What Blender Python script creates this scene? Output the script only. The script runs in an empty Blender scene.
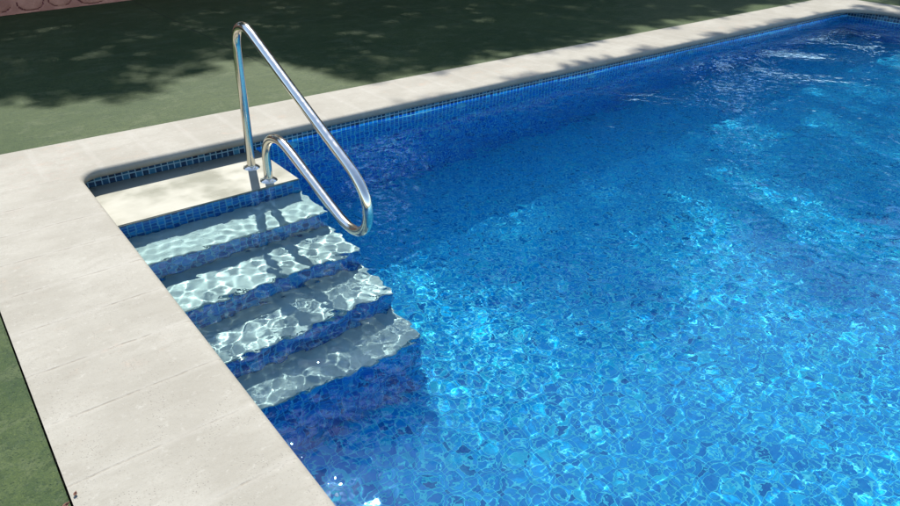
import bpy, bmesh, math, random
import numpy as np
from mathutils import Vector, Matrix

random.seed(7)
rng = np.random.default_rng(11)
sc = bpy.context.scene
COL = sc.collection

# ------------------------------------------------------------------ measures
WX0, WX1 = 0.418, 8.62          # pool walls (tile faces), x
WY0, WY1 = -4.60, 3.482         # pool walls, y
OX0, OX1 = -0.003, 9.04         # outer edge of the coping
OY0, OY1 = -5.06, 3.895
OVER = 0.065                    # overhang of the coping nose
NOSE = 0.025                    # nose radius
WATER = -0.1115
FLOOR = -1.19
PITCH = 0.0325                  # mosaic pitch
SUN_A, SUN_B = -0.27, -0.70     # shadow shift in x and y per metre of height

# ------------------------------------------------------------------ helpers
def tag(o, label=None, cat=None, group=None, kind=None):
    if label: o['label'] = label
    if cat: o['category'] = cat
    if group: o['group'] = group
    if kind: o['kind'] = kind
    return o

def link_mesh(name, verts, faces, mats, parent=None, smooth=False, mat_idx=None):
    me = bpy.data.meshes.new(name)
    me.from_pydata([tuple(v) for v in verts], [], faces)
    for m in (mats if isinstance(mats, (list, tuple)) else [mats]):
        me.materials.append(m)
    if mat_idx is not None:
        me.polygons.foreach_set('material_index', mat_idx)
    if smooth:
        me.polygons.foreach_set('use_smooth', [True] * len(me.polygons))
    me.update()
    o = bpy.data.objects.new(name, me)
    COL.objects.link(o)
    if parent: o.parent = parent
    o.cycles.is_caustics_receiver = True
    return o

def link_bm(name, bm, mats, parent=None, smooth=False):
    me = bpy.data.meshes.new(name)
    bm.normal_update()
    bm.to_mesh(me); bm.free()
    for m in (mats if isinstance(mats, (list, tuple)) else [mats]):
        me.materials.append(m)
    if smooth:
        me.polygons.foreach_set('use_smooth', [True] * len(me.polygons))
    o = bpy.data.objects.new(name, me)
    COL.objects.link(o)
    if parent: o.parent = parent
    o.cycles.is_caustics_receiver = True
    return o

def empty(name, loc):
    o = bpy.data.objects.new(name, None)
    COL.objects.link(o); o.location = loc
    return o

def box_data(x0, x1, y0, y1, z0, z1):
    v = [(x, y, z) for z in (z0, z1) for y in (y0, y1) for x in (x0, x1)]
    f = [(0, 2, 3, 1), (4, 5, 7, 6), (0, 1, 5, 4), (2, 6, 7, 3), (0, 4, 6, 2), (1, 3, 7, 5)]
    return v, f

# ------------------------------------------------------------------ materials
def new_mat(name):
    m = bpy.data.materials.new(name); m.use_nodes = True
    nt = m.node_tree
    for n in list(nt.nodes): nt.nodes.remove(n)
    out = nt.nodes.new('ShaderNodeOutputMaterial')
    p = nt.nodes.new('ShaderNodeBsdfPrincipled')
    nt.links.new(p.outputs[0], out.inputs[0])
    return m, nt, p, out

class N:
    """small node builder"""
    def __init__(s, nt): s.nt = nt
    def new(s, t, **kw):
        n = s.nt.nodes.new(t)
        for k, v in kw.items(): setattr(n, k, v)
        return n
    def put(s, sock, v):
        if hasattr(v, 'is_output'): s.nt.links.new(v, sock)
        elif isinstance(v, (tuple, list)) and len(v) == 3 and sock.type == 'RGBA': sock.default_value = (*v, 1)
        else: sock.default_value = v
    def math(s, op, a, b=None, c=None, clamp=False):
        n = s.new('ShaderNodeMath', operation=op, use_clamp=clamp)
        s.put(n.inputs[0], a)
        if b is not None: s.put(n.inputs[1], b)
        if c is not None: s.put(n.inputs[2], c)
        return n.outputs[0]
    def pos(s):
        return s.new('ShaderNodeNewGeometry').outputs['Position']
    def scale(s, v, k):
        n = s.new('ShaderNodeVectorMath', operation='MULTIPLY')
        s.put(n.inputs[0], v); n.inputs[1].default_value = k if isinstance(k, (tuple, list)) else (k, k, k)
        return n.outputs[0]
    def noise(s, v, sc_, det=4, rough=.55, dist=0.0):
        n = s.new('ShaderNodeTexNoise'); s.put(n.inputs['Vector'], v)
        n.inputs['Scale'].default_value = sc_; n.inputs['Detail'].default_value = det
        n.inputs['Roughness'].default_value = rough; n.inputs['Distortion'].default_value = dist
        return n.outputs[0]
    def voro(s, v, sc_, feature='F1', out='Distance', rnd=1.0):
        n = s.new('ShaderNodeTexVoronoi', feature=feature); s.put(n.inputs['Vector'], v)
        n.inputs['Scale'].default_value = sc_; n.inputs['Randomness'].default_value = rnd
        return n.outputs[out]
    def step(s, v, a, b, lo=0.0, hi=1.0):
        n = s.new('ShaderNodeMapRange', interpolation_type='SMOOTHSTEP'); s.put(n.inputs[0], v)
        n.inputs[1].default_value = a; n.inputs[2].default_value = b
        n.inputs[3].default_value = lo; n.inputs[4].default_value = hi
        return n.outputs[0]
    def mix(s, f, a, b, blend='MIX'):
        n = s.new('ShaderNodeMix', data_type='RGBA', blend_type=blend)
        s.put(n.inputs[0], f); s.put(n.inputs[6], a); s.put(n.inputs[7], b)
        return n.outputs[2]
    def ramp(s, f, stops):
        n = s.new('ShaderNodeValToRGB'); s.put(n.inputs[0], f)
        e = n.color_ramp.elements
        while len(e) < len(stops): e.new(0.5)
        for i, (p, c) in enumerate(stops):
            e[i].position = p; e[i].color = (*c, 1)
        return n.outputs[0]
    def sep(s, v):
        n = s.new('ShaderNodeSeparateXYZ'); s.put(n.inputs[0], v); return n.outputs
    def comb(s, x, y, z=0.0):
        n = s.new('ShaderNodeCombineXYZ'); s.put(n.inputs[0], x); s.put(n.inputs[1], y); s.put(n.inputs[2], z); return n.outputs[0]
    def bump(s, h, strength=.3, dist=.002):
        n = s.new('ShaderNodeBump'); s.put(n.inputs['Height'], h)
        n.inputs['Strength'].default_value = strength; n.inputs['Distance'].default_value = dist
        return n.outputs[0]

def mosaic_mat(name, ax, ox, oz, stops, gc):
    """glass mosaic laid in the two axes ax, offsets so that a row starts at ox / oz"""
    m, nt, p, out = new_mat(name); g = N(nt)
    xyz = g.sep(g.pos())
    u = g.math('DIVIDE', g.math('SUBTRACT', xyz[ax[0]], ox), PITCH)
    v = g.math('DIVIDE', g.math('SUBTRACT', xyz[ax[1]], oz), PITCH)
    fu, fv = g.math('FLOOR', u), g.math('FLOOR', v)
    wn = g.new('ShaderNodeTexWhiteNoise', noise_dimensions='2D'); g.put(wn.inputs['Vector'], g.comb(fu, fv))
    # sheets of 10 x 10 tiles sit very slightly apart
    du = g.math('ABSOLUTE', g.math('SUBTRACT', g.math('FRACT', u), .5))
    dv = g.math('ABSOLUTE', g.math('SUBTRACT', g.math('FRACT', v), .5))
    # each tile is a little off its place
    rs = g.sep(wn.outputs['Color'])
    hw = g.math('MULTIPLY_ADD', rs[2], .025, .405)
    edge = g.math('SUBTRACT', g.math('MAXIMUM', du, dv), hw)
    grout = g.step(edge, -.008, .012)
    tone = g.ramp(wn.outputs['Value'], stops)
    cloud = g.noise(g.scale(g.pos(), 1), 38, 3, .6)
    tone = g.mix(g.step(cloud, .45, .75), tone, g.mix(.35, tone, stops[-1][1]))
    gcol = g.mix(g.noise(g.pos(), 6, 3), gc[0], gc[1])
    col = g.mix(grout, tone, gcol)
    g.put(p.inputs['Base Color'], col)
    g.put(p.inputs['Roughness'], g.math('MULTIPLY_ADD', grout, .6, .12))
    p.inputs['Specular IOR Level'].default_value = .5
    g.put(p.inputs['Normal'], g.bump(g.math('SUBTRACT', 1.0, g.step(edge, -.05, .02)), .5, .0015))
    return m

BLUE = [(0, (.001, .16, .44)), (.10, (.001, .31, .70)), (.5, (.002, .41, .84)), (.86, (.004, .50, .90)), (.95, (.012, .63, .88)), (1, (.04, .72, .88))]
SHADED_RISER = [(0, (.002, .06, .28)), (.22, (.002, .11, .46)), (.55, (.003, .17, .62)), (.8, (.006, .25, .72)), (.93, (.02, .36, .78)), (1, (.05, .46, .80))]  # riser blues darker than the floor's, their shade painted into the tile colour
ROYAL = [(0, (.001, .07, .42)), (.2, (.001, .13, .66)), (.55, (.002, .20, .80)), (.85, (.005, .30, .88)), (1, (.03, .48, .90))]
SHADED_BAND = [(0, (.004, .012, .035)), (.4, (.006, .028, .075)), (.7, (.010, .055, .12)), (.9, (.02, .11, .19)), (1, (.04, .17, .25))]  # top wall rows: the coping's shadow painted in as darker tile
M_FLOOR = mosaic_mat('mosaic_flat', (0, 1), WX0, WY1, BLUE, ((.08, .84, .93), (.22, .93, .95)))
M_SIDEX = mosaic_mat('mosaic_side_facing_y', (0, 2), WX0 + .004, -.049, ROYAL, ((.16, .80, .90), (.40, .90, .92)))
M_SIDEY = mosaic_mat('mosaic_side_facing_x', (1, 2), WY1, -.049, ROYAL, ((.16, .80, .90), (.40, .90, .92)))
M_WALLX = mosaic_mat('mosaic_step_facing_y', (0, 2), WX0 + .004, -.108, SHADED_RISER, ((.16, .50, .74), (.26, .60, .78)))
M_WALLY = mosaic_mat('mosaic_step_facing_x', (1, 2), WY1, -.108, SHADED_RISER, ((.16, .50, .74), (.26, .60, .78)))
M_BANDX = mosaic_mat('mosaic_shade_band_facing_y', (0, 2), WX0 + .004, -.049, SHADED_BAND, ((.16, .30, .38), (.26, .40, .46)))
M_BANDY = mosaic_mat('mosaic_shade_band_facing_x', (1, 2), WY1, -.049, SHADED_BAND, ((.16, .30, .38), (.26, .40, .46)))

def tread_mat():
    m, nt, p, out = new_mat('white_step_resin'); g = N(nt)
    q = g.pos()
    c = g.mix(g.step(g.noise(q, 7, 5, .6), .35, .7), (.45, .44, .375), (.53, .52, .45))
    c = g.mix(g.step(g.noise(q, 160, 2), .62, .75, 0, .25), c, (.50, .49, .42))
    g.put(p.inputs['Base Color'], c); p.inputs['Roughness'].default_value = .5
    g.put(p.inputs['Normal'], g.bump(g.noise(q, 220, 2), .25, .001))
    return m
M_TREAD = tread_mat()
def ledge_mat():
    m, nt, p, out = new_mat('worn_cream_ledge'); g = N(nt)
    q = g.pos()
    c = g.mix(g.step(g.noise(g.scale(q, (3, 9, 3)), 1.5, 5, .6), .35, .7), (.195, .192, .148), (.235, .231, .184))
    c = g.mix(g.step(g.noise(q, 30, 4, .7), .6, .8, 0, .3), c, (.20, .19, .145))
    g.put(p.inputs['Base Color'], c); g.put(p.inputs['Roughness'], g.step(g.noise(q, 5, 3), .3, .7, .25, .5))
    g.put(p.inputs['Normal'], g.bump(g.noise(q, 60, 3), .15, .002))
    return m
M_LEDGE = ledge_mat()

def coping_mat():
    m, nt, p, out = new_mat('cast_stone_coping'); g = N(nt)
    q = g.pos(); xyz = g.sep(q); x, y = xyz[0], xyz[1]
    big = g.noise(q, 2.3, 5, .6)
    fine = g.noise(q, 55, 4, .65)
    c = g.mix(g.step(big, .35, .68), (.195, .183, .148), (.255, .243, .204))
    c = g.mix(g.step(fine, .35, .75, 0, .5), c, (.215, .203, .168))
    # brush streaks along the stones
    st = g.noise(g.scale(q, (6, 40, 6)), 1.6, 4, .6)
    c = g.mix(g.step(st, .5, .8, 0, .35), c, (.215, .20, .158))
    md = g.noise(g.scale(q, (3, 7, 3)), 2.4, 6, .72, .4)
    c = g.mix(g.step(md, .46, .70, 0, .55), c, (.185, .172, .138))
    c = g.mix(g.step(g.noise(q, 120, 3, .75), .50, .72, 0, .5), c, (.17, .155, .122))
    c = g.mix(g.step(g.noise(q, 34, 4, .75), .30, .44, .35, 0), c, (.32, .31, .27))
    # reddish dirt near the corner and in spots
    d = g.math('MULTIPLY', g.step(g.noise(q, 9, 6, .7), .52, .70), g.step(g.noise(q, 1.5, 2), .48, .62))
    c = g.mix(g.math('MULTIPLY', d, .55), c, (.27, .205, .15))
    cxd = g.math('SUBTRACT', x, .35); cyd = g.math('SUBTRACT', y, 3.55)
    cr = g.math('SQRT', g.math('ADD', g.math('MULTIPLY', cxd, cxd), g.math('MULTIPLY', cyd, cyd)))
    cd = g.math('MULTIPLY', g.step(cr, .0, .42, 1, 0), g.step(g.noise(q, 26, 5, .7), .50, .66))
    c = g.mix(g.math('MULTIPLY', cd, .6), c, (.23, .185, .15))
    # pores
    po = g.voro(q, 150)
    pm = g.math('MULTIPLY', g.step(po, .10, .26, 1, 0), g.step(g.noise(q, 9, 4, .7), .46, .60))
    c = g.mix(g.math('MULTIPLY', pm, .8), c, (.16, .14, .115))
    po2 = g.voro(q, 42)
    pm2 = g.math('MULTIPLY', g.step(po2, .045, .10, 1, 0), g.step(g.noise(q, 5, 3), .50, .60))
    c = g.mix(g.math('MULTIPLY', pm2, .75), c, (.17, .13, .11))
    # joints between the stones: every .247 m, along y on the two long sides, along x on the short ones
    def joint(coord, o0, other):
        wob = g.math('MULTIPLY', g.math('SUBTRACT', g.noise(q, 14, 3), .5), .012)
        t = g.math('FRACT', g.math('DIVIDE', g.math('ADD', g.math('SUBTRACT', coord, o0), wob), .247))
        d_ = g.math('ABSOLUTE', g.math('SUBTRACT', t, .5))
        return d_
    side = g.math('LESS_THAN', y, 3.40)
    inx = g.math('ADD', g.math('LESS_THAN', x, WX0 + .1), g.math('GREATER_THAN', x, WX1 - .1), clamp=True)
    side = g.math('MULTIPLY', side, inx)
    jy = joint(y, 3.035 - .1235, x); jx = joint(x, .10, y)
    dj = g.math('ADD', g.math('MULTIPLY', side, jy), g.math('MULTIPLY', g.math('SUBTRACT', 1.0, side), jx))
    line = g.step(dj, .478, .494)
    patch = g.step(g.noise(g.scale(q, (4, 4, 4)), 1.7, 4, .7), .38, .60)
    soft = g.step(dj, .40, .5)
    c = g.mix(g.math('MULTIPLY', soft, .15), c, (.335, .322, .288))
    farfade = g.math('MULTIPLY_ADD', side, .75, .25)
    patch = g.math('MULTIPLY', patch, g.step(g.noise(q, 21, 4, .7), .36, .56, .25, 1))
    lm = g.math('MULTIPLY', g.math('MULTIPLY', line, patch), farfade)
    c = g.mix(g.math('MULTIPLY', lm, .55), c, (.12, .10, .07))
    g.put(p.inputs['Base Color'], c); p.inputs['Roughness'].default_value = .82
    h = g.math('ADD', g.math('MULTIPLY', fine, .5), g.math('MULTIPLY', g.math('ADD', pm, g.math('MULTIPLY', lm, 1.0)), -.6))
    h = g.math('ADD', h, g.math('MULTIPLY', g.noise(q, 300, 2), .25))
    g.put(p.inputs['Normal'], g.bump(h, .55, .0035))
    return m
M_COPING = coping_mat()

def deck_mat():
    m, nt, p, out = new_mat('green_painted_concrete'); g = N(nt)
    q = g.pos(); xyz = g.sep(q); x, y = xyz[0], xyz[1]
    c = g.mix(g.step(g.noise(q, 1.1, 6, .62), .36, .66), (.022, .043, .0105), (.038, .059, .0165))
    c = g.mix(g.step(g.noise(q, 4.2, 6, .7, .6), .48, .72, 0, .6), c, (.058, .080, .032))
    c = g.mix(g.step(g.noise(g.scale(q, (1, 5, 1)), 3.0, 5, .7), .52, .74, 0, .45), c, (.018, .040, .014))
    c = g.mix(g.step(g.noise(q, 11, 6, .75, .5), .47, .66, 0, .6), c, (.014, .034, .010))
    c = g.mix(g.step(g.noise(g.scale(q, (1.5, 3, 1)), 2.6, 6, .75, .8), .52, .60, 0, .35), c, (.075, .092, .045))
    c = g.mix(g.step(g.noise(q, 48, 3, .8), .50, .66, 0, .7), c, (.009, .024, .006))
    c = g.mix(g.step(g.noise(q, 33, 3, .8), .56, .70, 0, .45), c, (.046, .068, .030))
    sp = g.voro(q, 95); spn = g.noise(q, 20, 3)
    s1 = g.math('MULTIPLY', g.step(sp, .12, .30, 1, 0), g.step(spn, .42, .60))
    c = g.mix(g.math('MULTIPLY', s1, .7), c, (.016, .030, .016))
    gr = g.noise(q, 210, 3, .7)
    c = g.mix(g.step(gr, .50, .68, 0, .8), c, (.016, .032, .016))
    c = g.mix(g.step(gr, .28, .44, .55, 0), c, (.080, .106, .032))
    # expansion joints in the slab
    wob = g.math('MULTIPLY', g.math('SUBTRACT', g.noise(q, 8, 3), .5), .010)
    tj = g.math('FRACT', g.math('DIVIDE', g.math('ADD', g.math('SUBTRACT', x, 2.075), wob), 2.19))
    dj = g.math('ABSOLUTE', g.math('SUBTRACT', tj, .5))
    line = g.math('MULTIPLY', g.step(dj, .4965, .4992), g.step(g.math('SUBTRACT', y, 4.3), 0, .8))
    c = g.mix(g.math('MULTIPLY', line, .75), c, (.012, .02, .012))
    g.put(p.inputs['Base Color'], c)
    p.inputs['Roughness'].default_value = .68
    p.inputs['Specular IOR Level'].default_value = .15
    h = g.math('ADD', gr, g.math('MULTIPLY', s1, -.6))
    h = g.math('SUBTRACT', h, line)
    g.put(p.inputs['Normal'], g.bump(h, .6, .004))
    return m
M_DECK = deck_mat()

def pink_mat():
    m, nt, p, out = new_mat('pink_render'); g = N(nt)
    q = g.pos()
    c = g.mix(g.step(g.noise(q, 5, 5, .65), .35, .7), (.36, .145, .095), (.52, .235, .155))
    c = g.mix(g.step(g.noise(q, 60, 3), .5, .75, 0, .4), c, (.30, .12, .09))
    g.put(p.inputs['Base Color'], c); p.inputs['Roughness'].default_value = .9
    g.put(p.inputs['Normal'], g.bump(g.noise(q, 90, 4), .6, .006))
    return m
M_PINK = pink_mat()

def simple_mat(name, col, rough=.6, metal=0.0, var=0.0, vs=20, bump=0.0):
    m, nt, p, out = new_mat(name); g = N(nt)
    q = g.pos()
    if var:
        g.put(p.inputs['Base Color'], g.mix(g.step(g.noise(q, vs, 4), .3, .7), tuple(k * (1 - var) for k in col), tuple(min(1, k * (1 + var)) for k in col)))
    else:
        p.inputs['Base Color'].default_value = (*col, 1)
    p.inputs['Roughness'].default_value = rough; p.inputs['Metallic'].default_value = metal
    if bump: g.put(p.inputs['Normal'], g.bump(g.noise(q, vs * 4, 3), bump, .003))
    return m

def steel_mat():
    m, nt, p, out = new_mat('polished_stainless_steel'); g = N(nt)
    q = g.pos()
    p.inputs['Base Color'].default_value = (.74, .69, .59, 1)
    p.inputs['Metallic'].default_value = 1
    g.put(p.inputs['Roughness'], g.step(g.noise(q, 30, 5, .7), .3, .75, .11, .23))
    g.put(p.inputs['Normal'], g.bump(g.noise(g.scale(q, (90, 14, 14)), 6, 2), .05, .001))
    return m
M_STEEL = steel_mat()
M_GAPDIRT = simple_mat('dark_joint_soil', (.012, .010, .008), .95, var=.5, vs=60)
M_GROUND = simple_mat('dry_ground', (.12, .11, .07), .95, var=.4, vs=.6, bump=.4)
M_MORTAR = simple_mat('pale_mortar', (.42, .42, .36), .85, var=.2, vs=30, bump=.3)
M_INLET = simple_mat('pale_blue_plastic', (.36, .80, .92), .4, var=.08, vs=30)
M_BARK = simple_mat('bark', (.085, .062, .042), .9, var=.45, vs=14, bump=.8)
M_DRYLEAF = simple_mat('dry_brown_leaf', (.11, .045, .025), .8, var=.4, vs=120)
M_TUFT = simple_mat('dark_moss', (.035, .032, .015), .9, var=.7, vs=90)

def leaf_mat():
    m, nt, p, out = new_mat('leaf_green'); g = N(nt)
    q = g.pos()
    c = g.mix(g.step(g.noise(q, 1.6, 4), .35, .65), (.035, .072, .018), (.075, .12, .032))
    g.put(p.inputs['Base Color'], c); p.inputs['Roughness'].default_value = .5
    tr = g.new('ShaderNodeBsdfTranslucent'); tr.inputs[0].default_value = (.07, .13, .025, 1)
    mx = g.new('ShaderNodeMixShader'); mx.inputs[0].default_value = .25
    nt.links.new(p.outputs[0], mx.inputs[1]); nt.links.new(tr.outputs[0], mx.inputs[2])
    nt.links.new(mx.outputs[0], out.inputs[0])
    return m
M_LEAF = leaf_mat()

def water_mat():
    m, nt, p, out = new_mat('clear_pool_water'); g = N(nt)
    nt.nodes.remove(p)
    gl = g.new('ShaderNodeBsdfGlass'); gl.inputs['Color'].default_value = (.79, .965, 1, 1)
    g.put(gl.inputs['Normal'], g.bump(g.noise(g.scale(g.pos(), (1, 1, 0)), 22, 2, .4), 1.0, .0014))
    gl.inputs['Roughness'].default_value = 0; gl.inputs['IOR'].default_value = 1.333
    tb = g.new('ShaderNodeBsdfTransparent'); tb.inputs[0].default_value = (.79, .965, 1, 1)
    mx = g.new('ShaderNodeMixShader'); mx.inputs[0].default_value = .06
    nt.links.new(gl.outputs[0], mx.inputs[1]); nt.links.new(tb.outputs[0], mx.inputs[2])
    nt.links.new(mx.outputs[0], out.inputs['Surface'])
    return m
M_WATER = water_mat()

# ------------------------------------------------------------------ ground, deck
GZ = -1.8
v = []; f = []
def rect_ring(o, i, z, v, f):
    """flat ring between outer and inner rectangles"""
    b = len(v)
    (x0, x1, y0, y1), (a0, a1, b0, b1) = o, i
    v += [(x0, y0, z), (x1, y0, z), (x1, y1, z), (x0, y1, z), (a0, b0, z), (a1, b0, z), (a1, b1, z), (a0, b1, z)]
    for k in range(4):
        f.append((b + k, b + (k + 1) % 4, b + 4 + (k + 1) % 4, b + 4 + k))
rect_ring((-400, 400, -400, 400), (WX0 - .2, WX1 + .2, WY0 - .2, WY1 + .2), -.16, v, f)
tag(link_mesh('ground', v, f, M_GROUND), kind='structure')

GAPX = .005
v = []; f = []
D0, D1, E0, E1 = OX0 - GAPX, OX1 + .005, OY0 - .005, OY1 + .003
rect_ring((-14, 22, -16, 7.72), (D0, D1, E0, E1), -.003, v, f)
# inner rim of the slab, so the joint beside the coping has depth
b = len(v)
v += [(D0, E0, -.15), (D1, E0, -.15), (D1, E1, -.15), (D0, E1, -.15)]
for k in range(4):
    f.append((4 + k, 4 + (k + 1) % 4, b + (k + 1) % 4, b + k))
# strip behind: deck continues to the wall
b = len(v)
v += [(-14, 7.72, -.003), (22, 7.72, -.003), (22, 17.0, -.003), (-14, 17.0, -.003)]
f.append((b, b + 1, b + 2, b + 3))
deck = link_mesh('pool_deck', v, f, M_DECK)
tag(deck, kind='structure')

# soil at the bottom of the joint beside the coping
v = []; f = []
rect_ring((D0 - .05, D1 + .05, E0 - .05, E1 + .05), (OX0 + .05, OX1 - .05, OY0 + .05, OY1 - .05), -.045, v, f)
tag(link_mesh('joint_soil', v, f, M_GAPDIRT), kind='structure')

# ------------------------------------------------------------------ coping
def coping():
    R = .095                                   # radius of the nose line in the corners
    nx0, nx1, ny0, ny1 = WX0 + OVER, WX1 - OVER, WY0 + OVER, WY1 - OVER
    path = []                                   # (point on nose line, outward normal, outer point)
    def straight(ax, fixed_nose, fixed_out, a, b_, n, nrm):
        for i in range(n + 1):
            t = a + (b_ - a) * i / n
            if ax == 'x': path.append(((t, fixed_nose), nrm, (t, fixed_out)))
            else: path.append(((fixed_nose, t), nrm, (fixed_out, t)))
    def corner(cx, cy, a0, ox, oy, R=R):
        for i in range(1, 12):
            a = math.radians(a0 - 90 * i / 12)
            path.append(((cx + R * math.cos(a), cy + R * math.sin(a)), (math.cos(a), math.sin(a)), (ox, oy)))
    R2 = .38
    # clockwise from the lower left corner: west side going north
    straight('y', nx0, OX0, ny0 + R, ny1 - R, 90, (-1, 0))
    corner(nx0 + R, ny1 - R, 180, OX0, OY1)
    straight('x', ny1, OY1, nx0 + R, nx1 - R2, 90, (0, 1))
    corner(nx1 - R2, ny1 - R2, 90, OX1, OY1, R2)
    straight('y', nx1, OX1, ny1 - R2, ny0 + R, 60, (1, 0))
    corner(nx1 - R, ny0 + R, 0, OX1, OY0)
    straight('x', ny0, OY0, nx1 - R, nx0 + R, 60, (0, -1))
    corner(nx0 + R, ny0 + R, 270, OX0, OY0)
    # profile: (distance outward from the nose tip, z)
    prof = []
    prof.append((OVER + .012, -2 * NOSE - .002)); prof.append((NOSE + .004, -2 * NOSE))
    for i in range(0, 13):
        a = math.radians(-90 + 180 * i / 12)
        prof.append((NOSE * (1 - math.cos(a)), -NOSE + NOSE * math.sin(a)))
    prof.append((NOSE + .05, 0.0006)); prof.append((NOSE + .13, .0002))
    V = []; F = []
    k = len(prof)
    for (px, py), (nx_, ny_), (ox, oy) in path:
        for d, z in prof:
            V.append((px + nx_ * d, py + ny_ * d, z))
        V.append((ox, oy, 0.0)); V.append((ox, oy, -.06))
    w = k + 2; n = len(path)
    for i in range(n):
        j = (i + 1) % n
        for s_ in range(w - 1):
            F.append((i * w + s_, i * w + s_ + 1, j * w + s_ + 1, j * w + s_))
    bm = bmesh.new()
    vs = [bm.verts.new(p) for p in V]
    for q in F:
        bm.faces.new([vs[i] for i in q])
    bmesh.ops.remove_doubles(bm, verts=bm.verts, dist=1e-5)
    bmesh.ops.recalc_face_normals(bm, faces=bm.faces)
    # small wear of the arris and slightly uneven outer edge
    o = link_bm('pool_coping', bm, M_COPING, smooth=True)
    me = o.data
    e = o.modifiers.new('edge', 'EDGE_SPLIT'); e.split_angle = math.radians(50)
    return o
tag(coping(), kind='structure')

# mortar bed under the coping
v = []; f = []
def wall_quad(v, f, a, b_, z0, z1):
    k = len(v)
    v += [(a[0], a[1], z0), (b_[0], b_[1], z0), (b_[0], b_[1], z1), (a[0], a[1], z1)]
    f.append((k, k + 1, k + 2, k + 3))

# ------------------------------------------------------------------ basin
v = []; f = []; mi = []
c4 = [(WX0, WY0), (WX1, WY0), (WX1, WY1), (WX0, WY1)]
for k in range(4):
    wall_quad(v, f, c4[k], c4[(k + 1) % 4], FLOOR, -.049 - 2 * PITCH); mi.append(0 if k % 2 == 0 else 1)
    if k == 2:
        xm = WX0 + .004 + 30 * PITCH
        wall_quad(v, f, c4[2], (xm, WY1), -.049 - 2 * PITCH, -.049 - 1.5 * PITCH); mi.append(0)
        wall_quad(v, f, c4[2], (xm, WY1), -.049 - 1.5 * PITCH, -.049); mi.append(2)  # dark rows with the coping's shade in their colour
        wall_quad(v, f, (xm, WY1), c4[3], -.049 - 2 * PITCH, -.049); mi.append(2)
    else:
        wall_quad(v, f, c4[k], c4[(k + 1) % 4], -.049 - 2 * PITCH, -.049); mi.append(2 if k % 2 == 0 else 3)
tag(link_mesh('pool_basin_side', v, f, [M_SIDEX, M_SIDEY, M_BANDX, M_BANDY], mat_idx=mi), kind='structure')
v = [(c[0], c[1], FLOOR) for c in c4]
tag(link_mesh('pool_floor', v, [(0, 1, 2, 3)], M_FLOOR), kind='structure')

# ------------------------------------------------------------------ steps
SX1 = 1.400
TR = [(-.108, 2.975), (-.265, 2.695), (-.430, 2.407), (-.595, 2.145), (-.770, 1.920)]
st = empty('pool_steps', (0.92, 3.2, FLOOR))
tag(st, 'white pool steps with blue mosaic risers descending into the clear water', 'steps')
def local(vs, root):
    return [(a[0] - root.location.x, a[1] - root.location.y, a[2] - root.location.z) for a in vs]
prev = WY1
for i, (z, y) in enumerate(TR):
    zn = TR[i + 1][0] if i < 4 else FLOOR
    # tread: slab with softened front and side edge
    bm = bmesh.new()
    T = .012
    vv, ff = box_data(WX0 + .001, SX1 + .002, y - .002, prev - .001, z - T, z)
    vs = [bm.verts.new(p) for p in local(vv, st)]
    for q in ff: bm.faces.new([vs[k] for k in q])
    es = [e for e in bm.edges if all(abs(w.co.z - (z - st.location.z)) < 1e-5 for w in e.verts)]
    bmesh.ops.bevel(bm, geom=es, offset=.004, segments=2, affect='EDGES')
    t = link_bm('tread', bm, M_LEDGE if i == 0 else M_TREAD, st)
    # riser: blue mosaic front with its side cheek
    vv, ff = box_data(WX0 + .001, SX1, y, prev if i else WY1 - .002, FLOOR + .003, z - T - .0005)
    if i: vv, ff = box_data(WX0 + .001, SX1, y, prev - .0015, FLOOR + .003, z - T - .0005)
    r = link_mesh('riser', local(vv, st), ff, [M_WALLX, M_WALLY], st, mat_idx=[0, 0, 0, 0, 1, 1])
    prev = y

# ------------------------------------------------------------------ handrail
def sweep(pts, rad, mat, name, parent, seg=20, res=6):
    """round tube along a smoothed centre line (Catmull-Rom)"""
    P = [Vector(p) for p in pts]
    P = [P[0] * 2 - P[1]] + P + [P[-1] * 2 - P[-2]]
    C = []
    for i in range(1, len(P) - 2):
        for k in range(res):
            t = k / res
            a, b_, c_, d = P[i - 1], P[i], P[i + 1], P[i + 2]
            C.append(.5 * ((2 * b_) + (c_ - a) * t + (2 * a - 5 * b_ + 4 * c_ - d) * t * t + (3 * b_ - a - 3 * c_ + d) * t ** 3))
    C.append(P[-2])
    V = []; F = []
    up = Vector((1, 0, 0))
    for i, c_ in enumerate(C):
        t = (C[min(i + 1, len(C) - 1)] - C[max(i - 1, 0)]).normalized()
        n1 = (up - t * up.dot(t)).normalized(); n2 = t.cross(n1)
        r = rad[i * 1.0 / (len(C) - 1)] if callable(rad) else rad
        for s in range(seg):
            a = 2 * math.pi * s / seg
            V.append(c_ + (n1 * math.cos(a) + n2 * math.sin(a)) * r)
    for i in range(len(C) - 1):
        for s in range(seg):
            s2 = (s + 1) % seg
            F.append((i * seg + s, i * seg + s2, (i + 1) * seg + s2, (i + 1) * seg + s))
    F.append(tuple(range(seg))[::-1]); F.append(tuple((len(C) - 1) * seg + s for s in range(seg)))
    return link_mesh(name, V, F, mat, parent, smooth=True)

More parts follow.
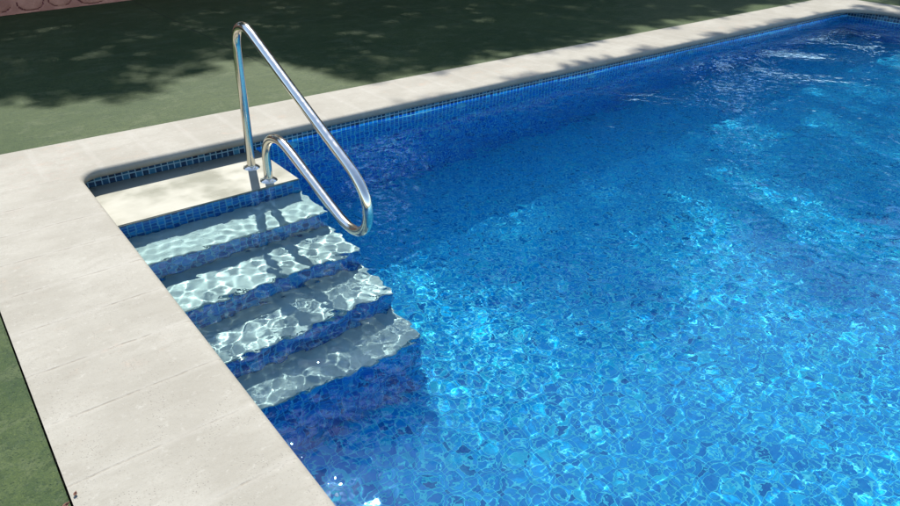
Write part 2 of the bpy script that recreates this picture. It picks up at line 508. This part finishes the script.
RX = 1.268
LZ = TR[0][0]
rail = empty('handrail', (RX, 3.17, LZ))
tag(rail, 'bent stainless steel grab rail standing on the top pool step', 'handrail')
PTS = [(3.252, LZ), (3.248, 0), (3.243, .1), (3.239, .2), (3.236, .3), (3.234, .4), (3.231, .49), (3.224, .555), (3.198, .604), (3.152, .632),
       (3.095, .638), (3.040, .622), (2.985, .597), (2.85, .534), (2.70, .464), (2.55, .395), (2.40, .326), (2.28, .271), (2.20, .232), (2.145, .194),
       (2.108, .150), (2.093, .098), (2.099, .045), (2.126, .0), (2.17, -.029), (2.23, -.042), (2.30, -.034), (2.37, -.012), (2.46, .021), (2.58, .068),
       (2.70, .115), (2.785, .145), (2.845, .158), (2.905, .156), (2.960, .138), (3.006, .103), (3.034, .055), (3.043, .0), (3.045, LZ)]
sweep([(0, y - 3.17, z - LZ) for y, z in PTS], .0215, M_STEEL, 'rail_tube', rail, seg=24, res=5)
def flange(y):
    bm = bmesh.new()
    prof = [(.0225, .014), (.030, .012), (.038, .006), (.043, .003), (.044, 0.0)]
    seg = 32; rings = []
    for r, z in prof:
        rings.append([bm.verts.new((r * math.cos(2 * math.pi * s / seg), y - 3.17 + r * math.sin(2 * math.pi * s / seg), z)) for s in range(seg)])
    for a, b_ in zip(rings, rings[1:]):
        for s in range(seg): bm.faces.new((a[s], a[(s + 1) % seg], b_[(s + 1) % seg], b_[s]))
    fl = link_bm('flange', bm, M_STEEL, rail, smooth=True)
    for k in range(3):
        a = 2 * math.pi * (k + .3) / 3
        bm = bmesh.new()
        bmesh.ops.create_cone(bm, cap_ends=True, segments=8, radius1=.0045, radius2=.0038, depth=.005,
                              matrix=Matrix.Translation((.037 * math.cos(a), y - 3.17 + .037 * math.sin(a), .0105)))
        link_bm('screw', bm, M_STEEL, fl)
flange(3.252); flange(3.045)

# ------------------------------------------------------------------ return inlets on the far pool side
INL = [(1.60, -.166), (2.888, -.166), (4.225, -.166), (5.554, -.166), (6.95, -.166)]
WHERE = ['beside the handrail, nearest the white steps', 'second from the white steps', 'third from the white steps',
         'fourth from the white steps', 'closest to the far pool corner']
proto = None
for i, (x, z) in enumerate(INL):
    if proto is None:
        root = empty('water_inlet', (x, WY1, z))
        bm = bmesh.new(); seg = 28; rings = []
        for r, d in [(.050, 0), (.049, -.006), (.043, -.011), (.022, -.013), (.018, -.010)]:
            rings.append([bm.verts.new((r * math.cos(2 * math.pi * s / seg), d, r * math.sin(2 * math.pi * s / seg))) for s in range(seg)])
        for a, b_ in zip(rings, rings[1:]):
            for s in range(seg): bm.faces.new((a[s], b_[s], b_[(s + 1) % seg], a[(s + 1) % seg]))
        bmesh.ops.recalc_face_normals(bm, faces=bm.faces)
        link_bm('face_plate', bm, M_INLET, root, smooth=True)
        bm = bmesh.new()
        bmesh.ops.create_uvsphere(bm, u_segments=16, v_segments=8, radius=.0175, matrix=Matrix.Translation((0, -.008, 0)))
        link_bm('nozzle', bm, M_INLET, root, smooth=True)
        proto = root
    else:
        root = proto.copy(); COL.objects.link(root); root.location = (x, WY1, z)
        for ch in list(proto.children):
            c_ = ch.copy(); COL.objects.link(c_); c_.parent = root
    tag(root, 'round pale blue water inlet just under the waterline, ' + WHERE[i], 'inlet', 'round inlets along the tiled pool side')

# ------------------------------------------------------------------ pink garden wall with pressed stone pattern
def garden_wall():
    a = Vector((-6.0, 7.72 - 6.2 * .045)); b_ = Vector((16.0, 7.72 + 15.8 * .215))
    a = Vector((.81 - 7 * .974, 7.75 - 7 * .175)); b_ = Vector((.81 + 13.0, 7.75 + 13.0 * .19))
    H = 1.15; TH = .22
    root = empty('garden_wall', (.81, 7.75, 0))
    tag(root, 'pink rendered garden wall with curved stone outlines beside the green deck', 'wall')
    d = (b_ - a).normalized(); n = Vector((-d.y, d.x)); L = (b_ - a).length
    dx = .011
    nu = int(L / dx); nv = 120
    # relief: rounded stones in wobbly courses, pressed joints between them
    stones = []
    r_ = random.Random(5); z = .015; row = 0
    U0 = 0
    us = np.linspace(0, L, nu + 1); vs = np.linspace(0, H, nv + 1)
    UU, VV = np.meshgrid(us, vs)
    d1 = np.full(UU.shape, 9.0); d2 = np.full(UU.shape, 9.0)
    while z < H + .2:
        u = -.3 + (row % 2) * .16
        hh = .20 + r_.random() * .05
        while u < L + .3:
            w = .26 + r_.random() * .16
            cu, cv = u + w / 2, z + hh / 2 + r_.uniform(-.02, .02)
            m_ = np.abs(UU - cu) < .5
            dd = np.full(UU.shape, 9.0)
            dd[m_] = (np.abs((UU[m_] - cu) / (w / 2)) ** 2.6 + np.abs((VV[m_] - cv) / (hh / 2)) ** 2.6) ** (1 / 2.6)
            lo = np.minimum(d1, dd); hi = np.maximum(d1, dd)
            d2 = np.minimum(d2, hi); d1 = lo
            u += w
        z += hh; row += 1
    gap = d2 - d1
    brk = .5 + .5 * np.sin(UU * 23 + 3 * np.sin(VV * 19)) * np.sin(VV * 29 + 2 * np.sin(UU * 11))
    groove = np.exp(-((d1 - .86) / .055) ** 2) * np.clip(brk * 2.2 + .15, 0, 1)
    depth = -.012 * groove + .010 * np.clip(1 - d1, 0, 1) ** .5 + .002 * np.sin(UU * 31 + VV * 17) * np.sin(UU * 13 - VV * 27)
    V = []
    base = Vector((root.location.x, root.location.y))
    X = a.x + d.x * UU - n.x * depth - base.x; Y = a.y + d.y * UU - n.y * depth - base.y
    co = np.stack([X, Y, VV], -1).reshape(-1, 3)
    i, j = np.meshgrid(np.arange(nu), np.arange(nv)); k = (j * (nu + 1) + i).ravel()
    F = np.stack([k, k + 1, k + nu + 2, k + nu + 1], -1)
    V = [tuple(c) for c in co]; F = [tuple(q) for q in F.tolist()]
    gr = groove[:-1, :-1].ravel()
    mi = [1 if q > .62 else 0 for q in gr]
    link_mesh('stone_face', V, F, [M_PINK, simple_mat('dark_red_joint', (.14, .035, .03), .9, var=.3, vs=40)], root, smooth=True, mat_idx=mi)
    # back and top
    q0 = a + n * .02 - base; q1 = b_ + n * .02 - base; q2 = b_ + n * TH - base; q3 = a + n * TH - base
    vv = [(q.x, q.y, z_) for z_ in (-.14, H - .002) for q in (q0, q1, q2, q3)]
    link_mesh('core', vv, [(0, 3, 2, 1), (4, 5, 6, 7), (0, 1, 5, 4), (1, 2, 6, 5), (2, 3, 7, 6), (3, 0, 4, 7)], M_PINK, root)
    q0 = a - n * .03 - base; q1 = b_ - n * .03 - base; q2 = b_ + n * (TH + .03) - base; q3 = a + n * (TH + .03) - base
    vv = [(q.x, q.y, z_) for z_ in (H, H + .05) for q in (q0, q1, q2, q3)]
    link_mesh('cap', vv, [(0, 3, 2, 1), (4, 5, 6, 7), (0, 1, 5, 4), (1, 2, 6, 5), (2, 3, 7, 6), (3, 0, 4, 7)], M_PINK, root)
garden_wall()

# ------------------------------------------------------------------ water
def axis(a, b_, parts):
    out = [a]
    for end, stp in parts:
        n = max(1, int(round((end - out[-1]) / stp)))
        s0 = out[-1]
        out += [s0 + (end - s0) * (k + 1) / n for k in range(n)]
    return np.array(out)
W_IN = .012
xs = axis(WX0 - W_IN, None, [(3.6, .0065), (5.2, .010), (WX1 + W_IN, .014)])
ys = axis(WY0 - W_IN, None, [(-.2, .06), (.3, .012), (WY1 + W_IN, .0075)])
XX, YY = np.meshgrid(xs, ys)
def wave_field(X, Y):
    r = np.random.default_rng(4)
    def band(n, l0, l1, slope, dirm=None, spread=math.pi, warp=0.0):
        h = np.zeros_like(X)
        s = slope * math.sqrt(2.0 / n)
        for k in range(n):
            lam = l0 * (l1 / l0) ** r.random()
            th = (dirm + r.normal() * spread) if dirm is not None else r.random() * 2 * math.pi
            kk = 2 * math.pi / lam
            h += (s / kk) * np.sin(kk * (X * math.cos(th) + Y * math.sin(th)) + r.random() * 6.283)
        return h
    small = band(60, .042, .085, .032)
    mid = band(40, .09, .22, .022, math.radians(100), 1.1)
    big = band(14, .5, 1.6, .022, math.radians(70), .8)
    # breezy and calm patches
    g1 = .5 + .5 * np.sin(X * 1.3 + 1.1 * np.sin(Y * 1.1 + .5) + .7) * np.sin(Y * 1.7 + .9 * np.sin(X * .9) + .3)
    amp = .75 + .5 * g1
    # calmer over the shallow top step
    dl = np.clip((3.02 - Y) / .22, 0, 1); dl = np.maximum(dl, np.clip((X - 1.35) / .4, 0, 1))
    calm = .15 + .85 * dl * dl * (3 - 2 * dl)
    near = np.clip((1.75 - X) / .5, 0, 1) * np.clip((Y - 1.5) / .5, 0, 1)
    return (small * amp * (1 + 1.2 * near) + mid * amp) * calm + big * (.12 + .88 * calm)
H = wave_field(XX, YY)
H *= np.clip((YY + 2.5) / 2.3, .25, 1)
nx_, ny_ = len(xs), len(ys)
co = np.stack([XX, YY, WATER + H], -1).reshape(-1, 3)
i, j = np.meshgrid(np.arange(nx_ - 1), np.arange(ny_ - 1)); k = (j * nx_ + i).ravel()
quads = np.stack([k, k + 1, k + nx_ + 1, k + nx_], -1)
# closed body of water: skirt and bottom stay outside the tiled shell
per = np.concatenate([np.arange(nx_), (np.arange(1, ny_)) * nx_ + nx_ - 1, (ny_ - 1) * nx_ + np.arange(nx_ - 2, -1, -1), np.arange(ny_ - 2, 0, -1) * nx_])
nb = len(co); low = co[per].copy(); low[:, 2] = FLOOR - .06
m_ = len(per); a = np.arange(m_); b_ = (a + 1) % m_
skirt = np.stack([per[b_], per[a], nb + a, nb + b_], -1)
co = np.concatenate([co, low])
me = bpy.data.meshes.new('water')
nq = len(quads) + len(skirt)
me.vertices.add(len(co)); me.vertices.foreach_set('co', co.astype(np.float32).ravel())
lv = np.concatenate([quads.ravel(), skirt.ravel(), (nb + np.arange(m_))[::-1]]).astype(np.int32)
me.loops.add(len(lv)); me.loops.foreach_set('vertex_index', lv)
me.polygons.add(nq + 1)
ls = np.concatenate([np.arange(nq) * 4, [nq * 4]]).astype(np.int32)
me.polygons.foreach_set('loop_start', ls)
sm = np.zeros(nq + 1, dtype=bool); sm[:len(quads)] = True
me.polygons.foreach_set('use_smooth', sm)
me.update(calc_edges=True)
# keep the skirt from bending the shading normals of the surface
me.materials.append(M_WATER)
water = bpy.data.objects.new('water', me); COL.objects.link(water)
tag(water, kind='structure')
water.cycles.is_caustics_caster = True
me.validate()

# ------------------------------------------------------------------ small debris by the joint
def curled_leaf(x, y, z, rz, s, name, label):
    bm = bmesh.new(); n = 7
    rows = []
    for i in range(n):
        t = i / (n - 1); w = math.sin(math.pi * min(1, t * 1.08)) * .36 * (1 - .3 * t) + .01
        rows.append([bm.verts.new((s * (t - .5), s * w * k, s * (.22 * abs(k) + .25 * (t - .5) ** 2 + .04 * math.sin(9 * t + k)) + .003)) for k in (-1, -.5, 0, .5, 1)])
    for a, b_ in zip(rows, rows[1:]):
        for k in range(4): bm.faces.new((a[k], a[k + 1], b_[k + 1], b_[k]))
    o = link_bm(name, bm, M_DRYLEAF, smooth=True)
    sd = o.modifiers.new('thick', 'SOLIDIFY'); sd.thickness = .0008
    o.location = (x, y, z); o.rotation_euler = (.15, -.1, rz)
    tag(o, label, 'leaf')
curled_leaf(.008, 1.392, .0, 1.1, .014, 'dry_leaf', 'curled brown dry leaf lying on the pale coping edge')
curled_leaf(-.016, 1.370, -.001, .3, .019, 'dry_leaf', 'crumpled brown dry leaf lying on the green deck beside the dark joint')

# moss and grit along the joint
V = []; F = []
r_ = random.Random(9)
for k in range(1500):
    y = r_.uniform(.6, 3.6) ; x = OX0 - GAPX * r_.uniform(-.3, 1.25)
    if r_.random() < .35: y = r_.choice([1.42, 1.55, 1.68, 1.9, 2.2]) + r_.gauss(0, .02)
    s = r_.uniform(.003, .008); a = r_.uniform(0, 6.28); z0 = -.03; h = r_.uniform(.020, .036)
    b0 = len(V)
    V += [(x - s * .3 * math.cos(a), y - s * .3 * math.sin(a), z0), (x + s * .3 * math.cos(a), y + s * .3 * math.sin(a), z0),
          (x + s * math.cos(a + 1.2), y + s * math.sin(a + 1.2), z0 + h)]
    F.append((b0, b0 + 1, b0 + 2))
tag(link_mesh('moss', V, F, M_TUFT), 'dark moss and grit filling the joint beside the coping', 'moss', kind='stuff')

# ------------------------------------------------------------------ trees whose shade falls on deck and pool
def shade_density(x, y):
    """how leafy the crown is above the point whose shadow lands at (x, y) on the deck plane"""
    n = math.sin(x * 3.1 + 1.7 * math.sin(y * 2.3)) * math.sin(y * 3.7 + 1.3 * math.sin(x * 2.9 + 1))
    if x < 2.35 and y < 3.95: return 0
    if x < 1.75:
        lim = 4.86 - .25 * math.exp(-((x - 1.0) / .35) ** 2) + .10 * n + (.10 if x < .4 else 0)
        return 1.7 if y > lim + .25 else (1.0 if y > lim else 0)
    if x < 2.38:
        if y > 5.55: return 1.7
        if y > 4.95: return .6
        if 4.38 < y < 4.62 and x > 2.12: return .9
        return 0
    if y > 4.14: return 1.7
    if y > 4.02: return 1.0
    if y > 3.34: return 0
    if y > 2.95: return .7
    if y > 2.6 and x > 3.66: return .6
    if x < 3.12:
        lim = 2.30 + max(0, (2.72 - x)) * 3.2 + .12 * n
        return .45 if y > lim else 0
    if x < 3.66:
        lim = 2.85 + .15 * n
        return .36 if y > lim else 0
    if x < 4.45:
        lim = 1.50 + .15 * n
        return .36 if y > lim else 0
    lim = 1.25 + .2 * n
    if y < lim: return 0
    return .62

TREES = [(-.5, 14.2), (5.4, 14.8), (11.0, 14.0), (15.6, 12.2)]
clusters = [[] for _ in TREES]
r_ = random.Random(21)
step = .20
yy = 1.2
while yy < 10.5:
    xx = -4.0
    while xx < 13.5:
        sx = xx + r_.uniform(-.11, .11); sy = yy + r_.uniform(-.11, .11)
        d = shade_density(sx, sy)
        if sx < -1.5 or sx > 10.5: d *= .6
        for _rep in range(int(d) + (1 if r_.random() < d - int(d) else 0)):
            h = 6.6 + 1.3 * math.sin(sx * .9 + sy * .7) ** 2 + r_.uniform(0, 2.2)
            p = (sx - SUN_A * h, sy - SUN_B * h, h)
            ti = min(range(len(TREES)), key=lambda t_: (TREES[t_][0] - p[0]) ** 2 + .4 * (TREES[t_][1] - p[1]) ** 2)
            clusters[ti].append((p, r_.uniform(.19, .25)))
        xx += step
    yy += step
# upper crowns, so that the trees are whole from any side
for ti, (tx, ty) in enumerate(TREES):
    for k in range(60):
        a = r_.uniform(0, 6.283); rr = 2.4 * math.sqrt(r_.random()); 
        clusters[ti].append(((tx + rr * math.cos(a), ty + 1.0 + rr * math.sin(a) * .9, r_.uniform(8.2, 11.4) - rr * .5), r_.uniform(.3, .45)))

TLAB = ['broad leafy tree behind the pink wall', 'spreading leafy tree behind the deck, between the other trees', 'leafy tree leaning over the far side of the pool', 'leafy tree beyond the far pool corner']
def make_tree(ti):
    tx, ty = TREES[ti]
    root = empty('shade_tree', (tx, ty, -.16))
    tag(root, TLAB[ti], 'tree', 'trees around the pool deck')
    nr = np.random.default_rng(50 + ti)
    pts = []; 
    for (p, rad) in clusters[ti]:
        n = int(95 * (rad / .25) ** 2)
        q = nr.normal(size=(n, 3)); q /= np.linalg.norm(q, axis=1)[:, None]
        q *= (nr.random(n) ** .5)[:, None] * rad; q[:, 2] *= .75
        pts.append(q + np.array(p))
    P = np.concatenate(pts); n = len(P)
    u = nr.normal(size=(n, 3)); u /= np.linalg.norm(u, axis=1)[:, None]
    w = np.cross(u, nr.normal(size=(n, 3))); w /= np.linalg.norm(w, axis=1)[:, None]
    ln = nr.uniform(.045, .085, n)[:, None]; wd = ln * .36
    A = P - u * ln; B = P + w * wd; C = P + u * ln; D = P - w * wd
    co = np.stack([A, B, C, D], 1).reshape(-1, 3) - np.array([tx, ty, -.16])
    F = np.arange(n * 4).reshape(-1, 4)
    me = bpy.data.meshes.new('crown')
    me.vertices.add(n * 4); me.vertices.foreach_set('co', co.astype(np.float32).ravel())
    me.loops.add(n * 4); me.loops.foreach_set('vertex_index', F.ravel().astype(np.int32))
    me.polygons.add(n); me.polygons.foreach_set('loop_start', (np.arange(n) * 4).astype(np.int32))
    me.update(calc_edges=True); me.materials.append(M_LEAF)
    o = bpy.data.objects.new('crown', me); COL.objects.link(o); o.parent = root
    # trunk and limbs
    V = []; F = []
    def limb(a, b_, r0, r1, n=7, sag=.15):
        a = Vector(a); b_ = Vector(b_); k0 = len(V); seg = 8
        for i in range(n + 1):
            t = i / n; c_ = a.lerp(b_, t) + Vector((0, 0, math.sin(math.pi * t) * sag)) + Vector((r_.uniform(-1, 1), r_.uniform(-1, 1), 0)) * .04 * (1 if 0 < i < n else 0)
            r = r0 + (r1 - r0) * t
            for s in range(seg):
                an = 6.283 * s / seg
                dr = (b_ - a).normalized(); n1 = dr.orthogonal().normalized(); n2 = dr.cross(n1)
                V.append(c_ + (n1 * math.cos(an) + n2 * math.sin(an)) * r)
        for i in range(n):
            for s in range(seg):
                F.append((k0 + i * seg + s, k0 + i * seg + (s + 1) % seg, k0 + (i + 1) * seg + (s + 1) % seg, k0 + (i + 1) * seg + s))
    limb((0, 0, 0), (.1, -.3, 5.6), .24, .15, 12, 0)
    fork = Vector((.1, -.3, 5.6))
    cl = clusters[ti]
    tg = r_.sample(cl, min(46, len(cl)))
    for (p, rad) in tg[:14]:
        e = Vector(p) - Vector((tx, ty, -.16))
        limb(fork - Vector((0, 0, .1)), e, .075, .015, 8, .35)
        for (p2, rad2) in sorted(cl, key=lambda c_: (Vector(c_[0]) - Vector(p)).length)[1:9:2]:
            limb(e.lerp(fork, .25), Vector(p2) - Vector((tx, ty, -.16)), .022, .006, 4, .05)
    link_mesh('trunk', V, F, M_BARK, root, smooth=True)
for ti in range(len(TREES)): make_tree(ti)

def added_far_tree():  # added out of view, so the water reflects foliage instead of bright sky
    root = empty('added_tall_tree', (0, 0, -.16))
    nr = np.random.default_rng(77)
    cl = []
    for k in range(170):
        u = nr.normal(size=3); u /= np.linalg.norm(u); u *= nr.random() ** .4
        cl.append((u[0] * 2.9, u[1] * 2.6, 5.4 + u[2] * 4.4))
    C = np.array(cl); n_each = 110
    q = nr.normal(size=(len(C), n_each, 3)); q /= np.linalg.norm(q, axis=2)[:, :, None]; q *= (nr.random((len(C), n_each, 1)) ** .5) * .62
    P = (q + C[:, None, :]).reshape(-1, 3); n = len(P)
    u = nr.normal(size=(n, 3)); u /= np.linalg.norm(u, axis=1)[:, None]
    w = np.cross(u, nr.normal(size=(n, 3))); w /= np.linalg.norm(w, axis=1)[:, None]
    ln = nr.uniform(.09, .16, n)[:, None]; wd = ln * .45
    co = np.stack([P - u * ln, P + w * wd, P + u * ln, P - w * wd], 1).reshape(-1, 3)
    me = bpy.data.meshes.new('crown')
    me.vertices.add(n * 4); me.vertices.foreach_set('co', co.astype(np.float32).ravel())
    me.loops.add(n * 4); me.loops.foreach_set('vertex_index', np.arange(n * 4, dtype=np.int32))
    me.polygons.add(n); me.polygons.foreach_set('loop_start', (np.arange(n) * 4).astype(np.int32))
    me.update(calc_edges=True); me.materials.append(M_LEAF)
    o = bpy.data.objects.new('crown', me); COL.objects.link(o); o.parent = root
    bm = bmesh.new()
    bmesh.ops.create_cone(bm, cap_ends=True, segments=12, radius1=.26, radius2=.08, depth=7.0, matrix=Matrix.Translation((0, 0, 3.5)))
    link_bm('trunk', bm, M_BARK, root, smooth=True)
    return root
far = added_far_tree()
spots = [(-6, 17), (-1.5, 18.5), (3.5, 17.5), (8, 18), (12.5, 16.5), (17, 15.5), (19.5, 11.5), (22, 7.5), (24, 3), (21, 19)]
for k, (x, y) in enumerate(spots):
    if k: 
        o = far.copy(); COL.objects.link(o)
        for ch in list(far.children):
            c_ = ch.copy(); COL.objects.link(c_); c_.parent = o
    else: o = far
    o.location = (x, y, -.16); o.rotation_euler = (0, 0, k * 1.3); sc_ = .95 + .12 * ((k * 7) % 4); o.scale = (sc_, sc_, sc_)
    tag(o, 'unseen tall green tree added to cover the sky reflected in the water', 'tree', 'unseen trees added for the water reflection')

# ------------------------------------------------------------------ light
sx, sy, sz = -SUN_A, -SUN_B, 1.0                 # towards the sun
L = math.sqrt(sx * sx + sy * sy + sz * sz)
elev = math.asin(sz / L)
world = bpy.data.worlds.new('World'); sc.world = world; world.use_nodes = True
nt = world.node_tree
for n in list(nt.nodes): nt.nodes.remove(n)
sky = nt.nodes.new('ShaderNodeTexSky'); sky.sky_type = 'NISHITA'; sky.sun_disc = False
sky.sun_elevation = elev; sky.sun_rotation = math.atan2(sx, sy); sky.altitude = 200; sky.dust_density = .4
bg = nt.nodes.new('ShaderNodeBackground'); bg.inputs[1].default_value = .15
wo = nt.nodes.new('ShaderNodeOutputWorld')
nt.links.new(sky.outputs[0], bg.inputs[0]); nt.links.new(bg.outputs[0], wo.inputs[0])
ld = bpy.data.lights.new('sun', 'SUN'); ld.energy = 4.9; ld.angle = math.radians(.55); ld.color = (1, .955, .88)
lo = bpy.data.objects.new('sun', ld); COL.objects.link(lo)
lo.rotation_euler = Vector((-sx, -sy, -sz)).to_track_quat('-Z', 'Y').to_euler()
lo.location = (3, 8, 12)
ld.cycles.is_caustics_light = True

# ------------------------------------------------------------------ camera
yaw, pitch, roll = math.radians(38.99533), math.radians(29.83653), math.radians(1.123739)
fw = Vector((math.sin(yaw) * math.cos(pitch), math.cos(yaw) * math.cos(pitch), -math.sin(pitch)))
rt = Vector((math.cos(yaw), -math.sin(yaw), 0)); up = rt.cross(fw)
rt2 = rt * math.cos(roll) + up * math.sin(roll); up2 = -rt * math.sin(roll) + up * math.cos(roll)
cd = bpy.data.cameras.new('camera'); cam = bpy.data.objects.new('camera', cd); COL.objects.link(cam)
mw = Matrix((rt2, up2, -fw)).transposed().to_4x4(); mw.translation = (0, 0, 1.3)
cam.matrix_world = mw
cd.sensor_width = 36; cd.lens = 675.553 / 900 * 36; cd.clip_start = .05; cd.clip_end = 1000
sc.camera = cam

# ------------------------------------------------------------------ render
sc.render.engine = 'CYCLES'
cy = sc.cycles
cy.use_adaptive_sampling = True; cy.adaptive_threshold = .01
cy.max_bounces = 10; cy.diffuse_bounces = 3; cy.glossy_bounces = 4; cy.transmission_bounces = 8; cy.transparent_max_bounces = 8
cy.caustics_refractive = True; cy.caustics_reflective = False
cy.sample_clamp_indirect = 4.0; cy.sample_clamp_direct = 0
cy.blur_glossy = .5
cy.use_denoising = True
try: cy.denoiser = 'OPENIMAGEDENOISE'; cy.denoising_input_passes = 'RGB_ALBEDO_NORMAL'
except Exception: pass
vs_ = sc.view_settings
vs_.view_transform = 'Standard'; vs_.look = 'None'; vs_.gamma = 1; vs_.exposure = 1.05
try: vs_.use_curve_mapping = False
except Exception: pass
